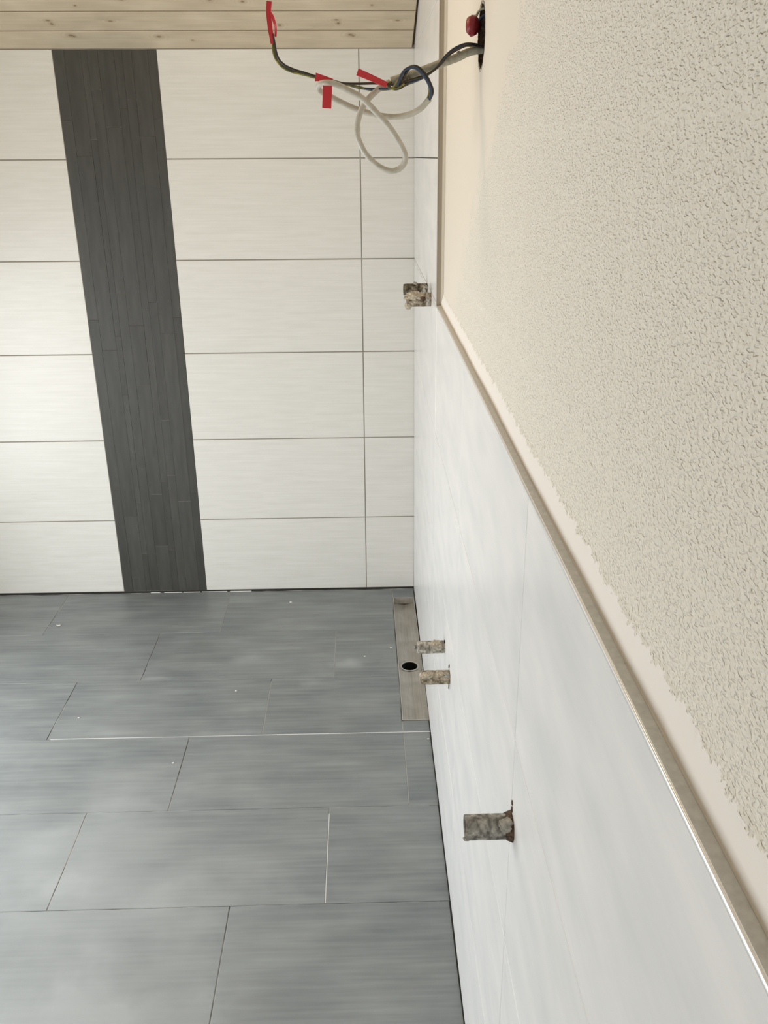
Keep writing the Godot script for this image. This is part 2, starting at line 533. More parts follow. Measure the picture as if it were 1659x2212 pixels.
# ---------------------------------------------------------------- floor
func build_floor():
	var b := MB.new()
	b.box(Vector3(-2.05, -0.12, -0.2), Vector3(-0.0825, -0.0012, 3.8))
	b.box(Vector3(-0.0825, -0.12, 0.8255), Vector3(0.25, -0.0012, 3.8))
	b.box(Vector3(-0.0825, -0.12, -0.2), Vector3(0.25, -0.0012, 0.0735))
	b.box(Vector3(-0.0825, -0.12, 0.0735), Vector3(0.25, -0.08, 0.8255))
	var fl := structure("floor", b.mesh(), M.floor_grout)
	var zs := [0.006, 0.3022, 0.595, 0.880, 1.1775, 1.4795, 1.7815, 2.0835, 2.3855, 2.6875, 2.9895, 3.2915, 3.5935]
	var firsts := [-0.684, -0.2845, -0.479, -0.0807, -0.2805, -0.487, -0.0807, -0.2805, -0.487, -0.0807, -0.2805, -0.487]
	for r in 12:
		var xs := []
		var x: float = firsts[r]
		while x > -1.88:
			xs.append(x)
			x -= 0.6015
		xs.append(-1.87)
		var right: float = -0.0015 - 0.0048 * zs[r]
		if r < 3:
			right = -0.0835
		var edges := [right] + xs
		for k in edges.size() - 1:
			var x1: float = edges[k]
			var x0: float = edges[k + 1]
			if x1 - x0 < 0.02:
				continue
			floor_tile(fl, x0, x1, zs[r], zs[r + 1])
	floor_tile(fl, -0.0822, -0.002, 0.006, 0.0725)
	floor_tile(fl, -0.0822, -0.005, 0.8265, 0.880)
	# dark open joint along the right wall, pale grout left in some joints
	var dj := MB.new()
	dj.box(Vector3(-0.03, -0.004, 0.828), Vector3(0.008, -0.0009, 3.6))
	part("open_joint", dj.mesh(), M.joint_shade, fl)
	for q in [[-0.8840, 1.24, 1.41], [-0.2800, 1.20, 1.477], [-0.4790, 0.61, 0.876], [-0.6843, 0.97, 1.09], [-0.2850, 0.31, 0.592], [-0.6845, 0.03, 0.30], [-0.0807, 0.89, 1.17], [-1.0862, 0.80, 0.877]]:
		var gl := MB.new()
		gl.box(Vector3(q[0] - 0.0013, -0.003, q[1]), Vector3(q[0] + 0.0011, -0.0004, q[2]))
		part("grout_fill", gl.mesh(), M.pale_grout if q[1] > 1.0 and q[0] < -0.2 else M.mid_grout, fl)
	# thin metal strip where the shower fall begins
	var t := MB.new()
	t.box(Vector3(-1.07, -0.008, 0.8789), Vector3(-0.005, 0.0011, 0.8811))
	structure("trim_3", t.mesh(), M.bright_metal)
	# pale strip standing in for the white glint along the wall foot
	var e := MB.new()
	for s in [[-0.985, -0.95], [-0.935, -0.87], [-0.862, -0.80], [-0.795, -0.70], [-0.69, -0.61]]:
		e.box(Vector3(s[0], -0.004, 0.0012), Vector3(s[1], 0.0012, 0.0030))
	structure("glint_trim_4", e.mesh(), M.frame)

func floor_tile(parent: Node, x0: float, x1: float, z0: float, z1: float):
	var w := x1 - x0 - 0.0022
	var d := z1 - z0 - 0.0018
	var m := slab(w, d, 0.009, 0.0008, Vector2(rng.randf(), rng.randf()), 0.9)
	var c := Vector3((x0 + x1) / 2, rng.randf_range(-0.0002, 0.0002), (z0 + z1) / 2)
	var arr := m.surface_get_arrays(0)
	var v: PackedVector3Array = arr[Mesh.ARRAY_VERTEX]
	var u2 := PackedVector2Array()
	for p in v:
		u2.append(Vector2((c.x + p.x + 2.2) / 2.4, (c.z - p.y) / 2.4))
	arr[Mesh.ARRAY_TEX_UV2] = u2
	var am := ArrayMesh.new()
	am.add_surface_from_arrays(Mesh.PRIMITIVE_TRIANGLES, arr)
	part("tile", am, M.floor_tile, parent, Transform3D(Basis(Vector3.RIGHT, -PI / 2), c))

# ---------------------------------------------------------------- right wall
const HOLE := Vector2(1.515, 1.661)      # z, y of the wall box hole
const HOLE_R := 0.037

func build_right_wall():
	# body: tile bed below and in the shower, set back 10 mm behind the tile faces
	var b := MB.new()
	b.box(Vector3(0.0090, -0.1, -0.05), Vector3(0.25, 1.187, 3.8))
	b.box(Vector3(0.0090, 1.187, -0.05), Vector3(0.25, 3.4, 0.928))
	# masonry behind the plaster, leaving the pocket of the wall box free
	b.box(Vector3(0.045, 1.187, 0.928), Vector3(0.25, 1.60, 3.8))
	b.box(Vector3(0.045, 1.72, 0.928), Vector3(0.25, 3.4, 3.8))
	b.box(Vector3(0.045, 1.60, 0.928), Vector3(0.25, 1.72, 1.45))
	b.box(Vector3(0.045, 1.60, 1.58), Vector3(0.25, 1.72, 3.8))
	b.box(Vector3(0.075, 1.60, 1.45), Vector3(0.25, 1.72, 1.58))
	var wall := structure("wall_right", b.mesh(), M.grout, WALL)
	var turn := Basis(Vector3.UP, -PI / 2)
	var zs := [0.001, 0.284, 0.9277, 1.488, 2.102, 2.715, 3.33, 3.8]
	for r in 4:
		for k in zs.size() - 1:
			var lo: float = ROWS[r] + 0.001
			var hi: float = (ROWS[r + 1] if r < 3 else 1.1905) - 0.001
			right_tile(wall, zs[k] + 0.0012, zs[k + 1] - 0.0012, lo, hi, turn)
	var tops := [1.1987, 1.5007, 1.8027, 2.1047, 2.2]
	for r in 4:
		for s in [[0.001, 0.284], [0.284, 0.9265]]:
			right_tile(wall, s[0] + 0.0009, s[1] - 0.0009, tops[r] + 0.001, tops[r + 1] - 0.001, turn)
	for s in [[0.001, 0.284], [0.284, 0.9265]]:
		right_tile(wall, s[0] + 0.0009, s[1] - 0.0009, 1.1905, 1.1977, turn)
	build_plaster(wall)
	# metal edge profiles: trim_1 up the shower edge, trim_2 along the top of the low tiling
	var t1 := MB.new()
	t1.box(Vector3(-0.0004, 1.1905, 0.9268), Vector3(0.0090, 2.3, 0.9290))
	var tr1 := structure("trim_1", t1.mesh(), M.dull_metal, WALL)
	var e1 := MB.new()
	tube_into(e1, [Vector3(0.0004, 1.1910, 0.9283), Vector3(0.0004, 2.3, 0.9283)], 0.0014, 0.0014, 10)
	part("edge_bead", e1.mesh(), M.dull_metal, tr1)
	var t2 := MB.new()
	t2.box(Vector3(0.0004, 1.1905, 0.9290), Vector3(0.0115, 1.1941, 3.8))
	var tr2 := structure("trim_2", t2.mesh(), M.satin_metal, WALL)
	var e2 := MB.new()
	# rounded nose of the profile
	var g := PackedVector3Array()
	for z in [0.9290, 3.8]:
		for q in [Vector2(0.002, 1.1902), Vector2(-0.0004, 1.1902), Vector2(-0.0010, 1.1908), Vector2(-0.0013, 1.1920), Vector2(-0.0010, 1.1934), Vector2(-0.0004, 1.1942), Vector2(0.0004, 1.1945), Vector2(0.0011, 1.1941)]:
			g.append(Vector3(q.x, q.y, z))
	e2.grid(g, 2, 8)
	part("edge_bead", e2.mesh(), M.bright_metal, tr2)

func right_tile(wall: Node, z0: float, z1: float, y0: float, y1: float, turn: Basis):
	var m := slab(z1 - z0, y1 - y0, 0.0085, 0.0008, Vector2(rng.randf(), rng.randf()), 0.8)
	part("tile", m, M.hazed_tile, wall, Transform3D(turn, Vector3(rng.randf_range(-0.0002, 0.0002), (y0 + y1) / 2, (z0 + z1) / 2)))

# plaster: rough float finish as real relief, smooth towards the shower edge and down to the metal ledge
func build_plaster(wall: Node):
	var n1 := FastNoiseLite.new()
	n1.seed = 5
	n1.frequency = 215.0
	n1.fractal_octaves = 2
	var n2 := FastNoiseLite.new()
	n2.seed = 6
	n2.frequency = 22.0
	n2.fractal_octaves = 3
	var n3 := FastNoiseLite.new()
	n3.seed = 8
	n3.frequency = 3.0
	var zs := PackedFloat32Array()
	var z := 0.929
	while z < 2.78:
		zs.append(z)
		z += lerpf(0.0026, 0.0014, clampf((z - 0.93) / 1.6, 0, 1))
	var ys := PackedFloat32Array()
	for k in 345:
		ys.append(1.1943 + 0.0017 * k)
	var nz := zs.size()
	var ny := ys.size()
	var pts := PackedVector3Array()
	pts.resize(nz * ny)
	for r in ny:
		for c in nz:
			pts[r * nz + c] = Vector3(plaster_depth(zs[c], ys[r], n1, n2, n3), ys[r], zs[c])
	var b := MB.new()
	# rows go up, columns towards +z, so the face looks to -x
	var hole_rows := PackedInt32Array()
	b.v = pts
	b.n.resize(nz * ny)
	b.u.resize(nz * ny)
	for r in ny:
		for c in nz:
			var dx := pts[r * nz + mini(c + 1, nz - 1)] - pts[r * nz + maxi(c - 1, 0)]
			var dy := pts[mini(r + 1, ny - 1) * nz + c] - pts[maxi(r - 1, 0) * nz + c]
			b.n[r * nz + c] = dx.cross(dy).normalized()
			b.u[r * nz + c] = Vector2(zs[c], ys[r])
	var smooth_i := PackedInt32Array()
	var lip_i := PackedInt32Array()
	for r in ny - 1:
		for c in nz - 1:
			if hole_edge(zs[c], ys[r], n2) < 0.0:
				continue
			var a := r * nz + c
			var q := PackedInt32Array([a, a + nz + 1, a + 1, a, a + nz, a + nz + 1])
			var up := ys[r] - 1.1943
			if up < 0.021 + 0.006 * n2.get_noise_2d(zs[c] * 2.0, ys[r] * 2.0) + 0.003 * n2.get_noise_2d(zs[c] * 7.0, ys[r] * 7.0):
				lip_i.append_array(q)
			elif zs[c] < 1.12 + up * 1.6 + 0.10 * n2.get_noise_2d(zs[c], ys[r]) + 0.06 * n1.get_noise_2d(zs[c] * 0.7, ys[r] * 0.7):
				smooth_i.append_array(q)
			else:
				b.i.append_array(q)
	for pair in [["smoothed_patch", smooth_i, M.plaster_smooth], ["filler_strip", lip_i, M.filler]]:
		var sub := MB.new()
		# keep only the points this piece uses
		var map := PackedInt32Array()
		map.resize(nz * ny)
		map.fill(-1)
		for q in pair[1]:
			if map[q] < 0:
				map[q] = sub.v.size()
				sub.v.append(b.v[q])
				sub.n.append(b.n[q])
				sub.u.append(b.u[q])
			sub.i.append(map[q])
		part(pair[0], sub.mesh(), pair[2], wall)
	var ytop: float = ys[ny - 1]
	var zend: float = zs[nz - 1]
	# rest of the wall out of view, plus the rim that closes the coat
	b.quad(Vector3(0.016, ytop, 0.929), Vector3(0.016, ytop, zend), Vector3(0.016, 3.4, zend), Vector3(0.016, 3.4, 0.929))
	b.quad(Vector3(0.016, 1.1943, zend), Vector3(0.016, 1.1943, 3.8), Vector3(0.016, 3.4, 3.8), Vector3(0.016, 3.4, zend))
	b.quad(Vector3(0.009, 1.1943, 0.929), Vector3(0.046, 1.1943, 0.929), Vector3(0.046, 1.1943, 3.8), Vector3(0.009, 1.1943, 3.8))
	b.quad(Vector3(0.046, 1.19, 0.9285), Vector3(0.009, 1.19, 0.9285), Vector3(0.009, 3.4, 0.9285), Vector3(0.046, 3.4, 0.9285))
	part("plaster_coat", b.mesh(), M.plaster, wall)
	# crumbled collar and plastic cup of the wall box
	var collar := MB.new()
	var seg := 40
	var g := PackedVector3Array()
	for d in [0.012, 0.02, 0.05]:
		for c in seg + 1:
			var a := TAU * (c % seg) / seg
			var rr := HOLE_R + (0.0035 if d < 0.015 else -0.001) + 0.0025 * n2.get_noise_2d(cos(a) * 0.1, sin(a) * 0.1)
			g.append(Vector3(d, HOLE.y + sin(a) * rr * 1.1, HOLE.x + cos(a) * rr))
	collar.grid(g, 3, seg + 1, true)
	part("hole_reveal", collar.mesh(), M.rust, wall)
	var cup := lathe([Vector2(0.0355, 0.0), Vector2(0.0335, 0.0), Vector2(0.0325, -0.05), Vector2(0.0, -0.05)], 32)
	part("wall_box", cup, M.black_plastic, wall, Transform3D(Basis(Vector3.BACK, PI / 2), Vector3(0.022, HOLE.y, HOLE.x)))

func hole_edge(z: float, y: float, n2: FastNoiseLite) -> float:
	var dz := z - HOLE.x
	var dy := (y - HOLE.y) / 1.12
	var rag := 0.006 * n2.get_noise_2d(z * 4.0, y * 4.0) * (1.0 if dz < 0.02 else 0.3)
	return sqrt(dz * dz + dy * dy) - HOLE_R - rag

func plaster_depth(z: float, y: float, n1: FastNoiseLite, n2: FastNoiseLite, n3: FastNoiseLite) -> float:
	var up := y - 1.1943
	var w := n2.get_noise_2d(z, y)
	# filler feathered out from the shower edge, wider higher up
	var edge := 1.10 + up * 1.75 + 0.05 * w
	var rough := smoothstep(0.0, 0.35, z - edge) * 0.75 + smoothstep(-0.16, 0.05, z - edge) * 0.25
	rough *= smoothstep(0.016, 0.034, up + 0.007 * w)
	var x := 0.016
	# fillet to the ledge
	var f := clampf(1.0 - up / 0.026, 0.0, 1.0)
	x -= 0.0062 * f * (1.15 - 0.15 * f)
	# a soft ridge of filler running down below the box
	var rid := (z - 1.40 - 0.35 * (up - 0.25) ) / 0.16
	x -= 0.004 * exp(-rid * rid) * smoothstep(0.02, 0.2, up)
	x += 0.0012 * n3.get_noise_2d(z, y) + 0.0005 * w * (0.3 + rough)
	var g := n1.get_noise_2d(z * 0.6, y)
	x += rough * (0.00050 * maxf(g, -0.3) + 0.0007 * maxf(0.0, g - 0.1))
	# dies out to the plain coat above the frame
	return lerpf(x, 0.016, maxf(smoothstep(1.72, 1.774, y), smoothstep(2.70, 2.77, z)))

# ---------------------------------------------------------------- ceiling
func build_ceiling():
	var b := MB.new()
	# backing above the boards
	b.box(Vector3(-2.05, -0.3, -0.16), Vector3(0.25, 4.4, -0.0095))
	var ce := structure("ceiling", b.mesh(), M.board_gap, slope_frame())
	for k in 43:
		var s0 := -0.003 + 0.0975 * k
		var runs := [[-1.90, -0.0195]]
		for r in runs:
			var w: float = r[1] - r[0]
			var m := slab(w, 0.0925, 0.014, 0.0016, Vector2(rng.randf(), 0.5), 1.0)
			# board face: grain along x, one board width across the texture
			var arr := m.surface_get_arrays(0)
			var v: PackedVector3Array = arr[Mesh.ARRAY_VERTEX]
			var u := PackedVector2Array()
			var off := rng.randf()
			for p in v:
				u.append(Vector2(p.x / 0.8 + off, p.y / 0.1 + 0.5))
			arr[Mesh.ARRAY_TEX_UV] = u
			var am := ArrayMesh.new()
			am.add_surface_from_arrays(Mesh.PRIMITIVE_TRIANGLES, arr)
			part("board", am, M.wood[k % 3], ce, Transform3D(Basis(Vector3.RIGHT, 0.006), Vector3((r[0] + r[1]) / 2, s0 + 0.04875, -0.001)))

# ---------------------------------------------------------------- rest of the room, out of the frame
func build_shell():
	var l := MB.new()
	# left wall with an unseen window put low in it for the light
	l.box(Vector3(-2.05, -0.1, -0.1), Vector3(-1.85, 3.5, 0.58))
	l.box(Vector3(-2.05, -0.1, 2.42), Vector3(-1.85, 3.5, 3.8))
	l.box(Vector3(-2.05, -0.1, 0.58), Vector3(-1.85, 0.06, 2.42))
	l.box(Vector3(-2.05, 1.1, 0.58), Vector3(-1.85, 3.5, 2.42))
	structure("wall_left", l.mesh(), M.paint)
	var r := MB.new()
	r.box(Vector3(-2.05, -0.1, 3.65), Vector3(0.25, 3.6, 3.8))
	structure("wall_front", r.mesh(), M.paint)
	var f := MB.new()
	for q in [[0.58, 0.06, 0.64, 1.1], [2.36, 0.06, 2.42, 1.1], [0.64, 0.06, 2.36, 0.12], [0.64, 1.04, 2.36, 1.1], [1.47, 0.12, 1.53, 1.04]]:
		f.box(Vector3(-1.95, q[1], q[0]), Vector3(-1.89, q[3], q[2]))
	var w1 := structure("unseen_window_1", f.mesh(), M.frame)
	for q in [[0.64, 1.47], [1.53, 2.36]]:
		var p := MB.new()
		p.box(Vector3(-1.927, 0.12, q[0]), Vector3(-1.921, 1.04, q[1]))
		part("pane", p.mesh(), M.glass, w1)

# an unseen round lamp, put under the slope above the frame for overhead light
func build_lamp():
	var at := Vector3(-0.72, 2.08, 1.22)
	var t := thing("unseen_lamp", "unseen warm white globe lamp put under the timber slope for overhead light", "lamp", Transform3D(Basis.IDENTITY, at))
	var glow := plain(Color8(255, 240, 215), 0.5)
	glow.emission_enabled = true
	glow.emission = Color(1.0, 0.88, 0.72)
	glow.emission_energy_multiplier = 3.0
	part("globe", lump(Vector3(0.065, 0.065, 0.065), 3, 0.0, 28), glow, t)
	part("holder", lathe([Vector2(0.0, 0.058), Vector2(0.03, 0.058), Vector2(0.03, 0.11), Vector2(0.05, 0.115), Vector2(0.05, 0.19)], 24), M.frame, t)
	var l := OmniLight3D.new()
	l.name = "lamp_light"
	l.light_color = Color(1.0, 0.88, 0.72)
	l.light_energy = 0.12
	l.light_size = 0.055
	l.omni_range = 10.0
	l.omni_attenuation = 2.0
	l.shadow_enabled = true
	t.add_child(l)

# ---------------------------------------------------------------- drain channel
func build_drain():
	var t := thing("floor_drain", "open stainless steel shower drain channel sunk in the grey floor along the right wall", "drain", Transform3D(Basis.IDENTITY, Vector3(-0.0425, 0, 0.4495)))
	# local x -0.0395 .. 0.0395, z -0.3755 .. 0.3755
	var b := MB.new()
	var x0 := -0.0365
	var x1 := 0.0365
	var z0 := -0.372
	var z1 := 0.372
	var d0 := -0.022
	var d1 := -0.0285
	var hz := 0.046
	var hr := 0.0285
	# folded bed with a round hole: strips to a square patch, then a ring
	var hs := 0.034
	for q in [[z0, hz - hs], [hz + hs, z1]]:
		b.quad(Vector3(x0, d0, q[1]), Vector3(0, d1, q[1]), Vector3(0, d1, q[0]), Vector3(x0, d0, q[0]))
		b.quad(Vector3(0, d1, q[1]), Vector3(x1, d0, q[1]), Vector3(x1, d0, q[0]), Vector3(0, d1, q[0]))
	var seg := 48
	for k in seg:
		var a0 := TAU * k / seg
		var a1 := TAU * (k + 1) / seg
		var o0 := square_point(a0, x1, hs)
		var o1 := square_point(a1, x1, hs)
		var p0 := Vector3(o0.x, d1 + (d0 - d1) * absf(o0.x) / x1, hz - o0.y)
		var p1 := Vector3(o1.x, d1 + (d0 - d1) * absf(o1.x) / x1, hz - o1.y)
		var i0 := Vector3(cos(a0) * hr, d1 - 0.0005, hz - sin(a0) * hr)
		var i1 := Vector3(cos(a1) * hr, d1 - 0.0005, hz - sin(a1) * hr)
		b.quad(i0, p0, p1, i1)
	part("channel", b.mesh(), M.steel, t)
	var rim := MB.new()
	rim.box(Vector3(-0.0390, -0.024, -0.3745), Vector3(x0, 0.0008, 0.3745))
	rim.box(Vector3(x1, -0.024, -0.3745), Vector3(0.0385, 0.0008, 0.3745))
	rim.box(Vector3(x0, -0.024, -0.3745), Vector3(x1, 0.0008, z0))
	rim.box(Vector3(x0, -0.024, z1), Vector3(x1, 0.0008, 0.3745))
	part("rim", rim.mesh(), M.steel, t)
	var ring := lathe([Vector2(0.0252, -0.05), Vector2(0.0252, 0.0012), Vector2(0.0260, 0.0021), Vector2(0.0285, 0.0022), Vector2(0.0312, 0.0014)], 48)
	part("outlet_ring", ring, M.satin_metal, t, Transform3D(Basis.IDENTITY, Vector3(0, d1, hz)))
	var pit := lathe([Vector2(0.0, -0.045), Vector2(0.0250, -0.045), Vector2(0.0249, 0.0004)], 40)
	part("outlet", flip(pit), M.hollow, t, Transform3D(Basis.IDENTITY, Vector3(0, d1, hz)))

func flip(m: ArrayMesh) -> ArrayMesh:
	var arr := m.surface_get_arrays(0)
	var idx: PackedInt32Array = arr[Mesh.ARRAY_INDEX]
	var n: PackedVector3Array = arr[Mesh.ARRAY_NORMAL]
	for k in range(0, idx.size(), 3):
		var q := idx[k]
		idx[k] = idx[k + 1]
		idx[k + 1] = q
	for k in n.size():
		n[k] = -n[k]
	arr[Mesh.ARRAY_INDEX] = idx
	arr[Mesh.ARRAY_NORMAL] = n
	var o := ArrayMesh.new()
	o.add_surface_from_arrays(Mesh.PRIMITIVE_TRIANGLES, arr)
	return o

func square_point(a: float, hx: float, hy: float) -> Vector2:
	var c := cos(a)
	var s := sin(a)
	var k := minf(hx / maxf(absf(c), 1e-6), hy / maxf(absf(s), 1e-6))
	return Vector2(c, s) * k

# ---------------------------------------------------------------- pipe stubs
func stub(called: String, label: String, y: float, z: float, r: float, length: float, mat: Material, seed: int, group: String) -> Node3D:
	var out := Transform3D(Basis(Vector3.BACK, PI / 2), Vector3(0.0, y, z))   # local y points out of the wall
	var t := thing(called, label, "pipe", WALL * out, group)
	var wob := r * 0.045
	var body := lathe([Vector2(r, -0.012), Vector2(r, 0.004), Vector2(r * 1.01, length * 0.3), Vector2(r * 1.0, length * 0.5), Vector2(r * 1.02, length * 0.72), Vector2(r * 0.985, length * 0.93), Vector2(r * 0.9, length), Vector2(r * 0.5, length + 0.0004), Vector2(0.0, length)], 36, wob, seed)
	part("pipe_body", body, mat, t)
	return t

func build_pipes():
	var gr := "capped water pipe stubs"
	# two low stubs over the drain
	var a := stub("pipe_stub", "grey cement-smeared pipe stub low on right wall, beside the drain's round hole", 0.506, 1.2565, 0.0140, 0.0605, M.pipe[0], 1, gr)
	part("plug_tip", lathe([Vector2(0.005, 0.058), Vector2(0.005, 0.066), Vector2(0.003, 0.068), Vector2(0.0, 0.068)], 6), M.pipe[2], a)
	part("mortar_crust", lump(Vector3(0.0065, 0.017, 0.0095), 4), M.mortar, a, Transform3D(Basis.IDENTITY, Vector3(0.0098, 0.021, 0.003)))
	part("hole_gap", lump(Vector3(0.0035, 0.0016, 0.004), 5), M.hollow, a, Transform3D(Basis.IDENTITY, Vector3(0.0165, 0.0008, 0.006)))
	var b := stub("pipe_stub", "brown mortar-crusted pipe stub low on right wall, nearer camera than its grey neighbour", 0.5035, 1.3725, 0.0146, 0.061, M.pipe[1], 2, gr)
	part("mortar_crust", lump(Vector3(0.006, 0.014, 0.009), 7), M.mortar, b, Transform3D(Basis.IDENTITY, Vector3(0.0098, 0.048, 0.006)))
	part("mortar_crust", lump(Vector3(0.005, 0.010, 0.010), 8), M.mortar, b, Transform3D(Basis.IDENTITY, Vector3(0.0105, 0.022, 0.004)))
	part("mortar_crust", lump(Vector3(0.0045, 0.008, 0.006), 9), M.mortar_grey, b, Transform3D(Basis.IDENTITY, Vector3(0.0100, 0.006, 0.0085)))
	for q in [[0.019, 0.004], [0.024, 0.010], [-0.024, 0.009], [-0.030, 0.008]]:
		part("mortar_speck", lump(Vector3(0.0035, 0.0012, 0.002), 30 + int(q[0] * 1000)), M.rust, b, Transform3D(Basis.IDENTITY, Vector3(q[0], 0.0006, q[1] - 0.014)))
	# two stubs of the shower valve
	var c := stub("pipe_stub", "dark pipe stub of the shower valve, half hidden behind its cream-crusted neighbour", 1.187, 0.622, 0.0150, 0.0615, M.pipe[3], 3, gr)
	part("mortar_crust", lump(Vector3(0.006, 0.007, 0.006), 12), M.mortar_grey, c, Transform3D(Basis.IDENTITY, Vector3(0.0135, 0.031, 0.002)))
	part("mortar_crust", lump(Vector3(0.0155, 0.017, 0.0155), 13, 0.15), M.mortar_grey, c, Transform3D(Basis.IDENTITY, Vector3(0.000, 0.008, 0.0)))
	var d := stub("pipe_stub", "cream mortar-crusted pipe stub of the shower valve, below the metal trim's corner", 1.1815, 0.757, 0.0165, 0.060, M.pipe[1], 4, gr)
	part("mortar_crust", lump(Vector3(0.012, 0.024, 0.014), 15), M.mortar, d, Transform3D(Basis.IDENTITY, Vector3(0.008, 0.040, 0.006)))
	part("mortar_crust", lump(Vector3(0.009, 0.008, 0.009), 16), M.mortar, d, Transform3D(Basis.IDENTITY, Vector3(-0.013, 0.056, 0.006)))
	part("mortar_crust", lump(Vector3(0.0168, 0.014, 0.0168), 18, 0.12), M.mortar_grey, d, Transform3D(Basis.IDENTITY, Vector3(0.0005, 0.008, 0.0005)))
	part("cavity", lump(Vector3(0.006, 0.0065, 0.003), 17), M.rust, d, Transform3D(Basis.IDENTITY, Vector3(0.004, 0.0205, 0.0165)))
	# the thick waste pipe, open at its end
	var e := thing("waste_pipe", "thick open grey waste pipe with rusty collar sticking out of the low white tiles", "pipe", WALL * Transform3D(Basis(Vector3.BACK, PI / 2), Vector3(0.0, 0.7815, 2.110)))
	var r := 0.0146
	part("pipe_body", lathe([Vector2(r * 0.88, -0.01), Vector2(r * 0.86, 0.0535), Vector2(r * 0.91, 0.055), Vector2(r * 0.97, 0.055), Vector2(r, 0.0535), Vector2(r, 0.042), Vector2(r * 1.005, 0.03), Vector2(r, 0.01), Vector2(r, -0.01)].map(func(q): return q) , 48, 0.0002, 21), M.pipe[2], e)
	e.get_child(0).mesh = flip(e.get_child(0).mesh)
	part("pipe_bottom", lathe([Vector2(r * 0.86, 0.0), Vector2(0.0, 0.0)], 32), M.hollow, e)
	part("rust_collar", lathe([Vector2(r * 1.0, 0.009), Vector2(r * 1.12, 0.006), Vector2(r * 1.26, 0.0012), Vector2(r * 1.27, -0.003)], 40, 0.0022, 23), M.rust, e)
	part("mortar_crust", lump(Vector3(0.008, 0.0095, 0.008), 25, 0.35), M.mortar_grey, e, Transform3D(Basis.IDENTITY, Vector3(0.0095, 0.0085, 0.0085)))
	part("mortar_crust", lump(Vector3(0.003, 0.004, 0.003), 26), M.mortar_grey, e, Transform3D(Basis.IDENTITY, Vector3(-0.0148, 0.0525, 0.002)))
	part("mortar_speck", lump(Vector3(0.004, 0.0012, 0.0022), 27), M.rust, e, Transform3D(Basis.IDENTITY, Vector3(0.0235, 0.0004, -0.001)))
	part("mortar_speck", lump(Vector3(0.003, 0.0012, 0.003), 28), M.rust, e, Transform3D(Basis.IDENTITY, Vector3(0.0325, 0.0004, -0.002)))

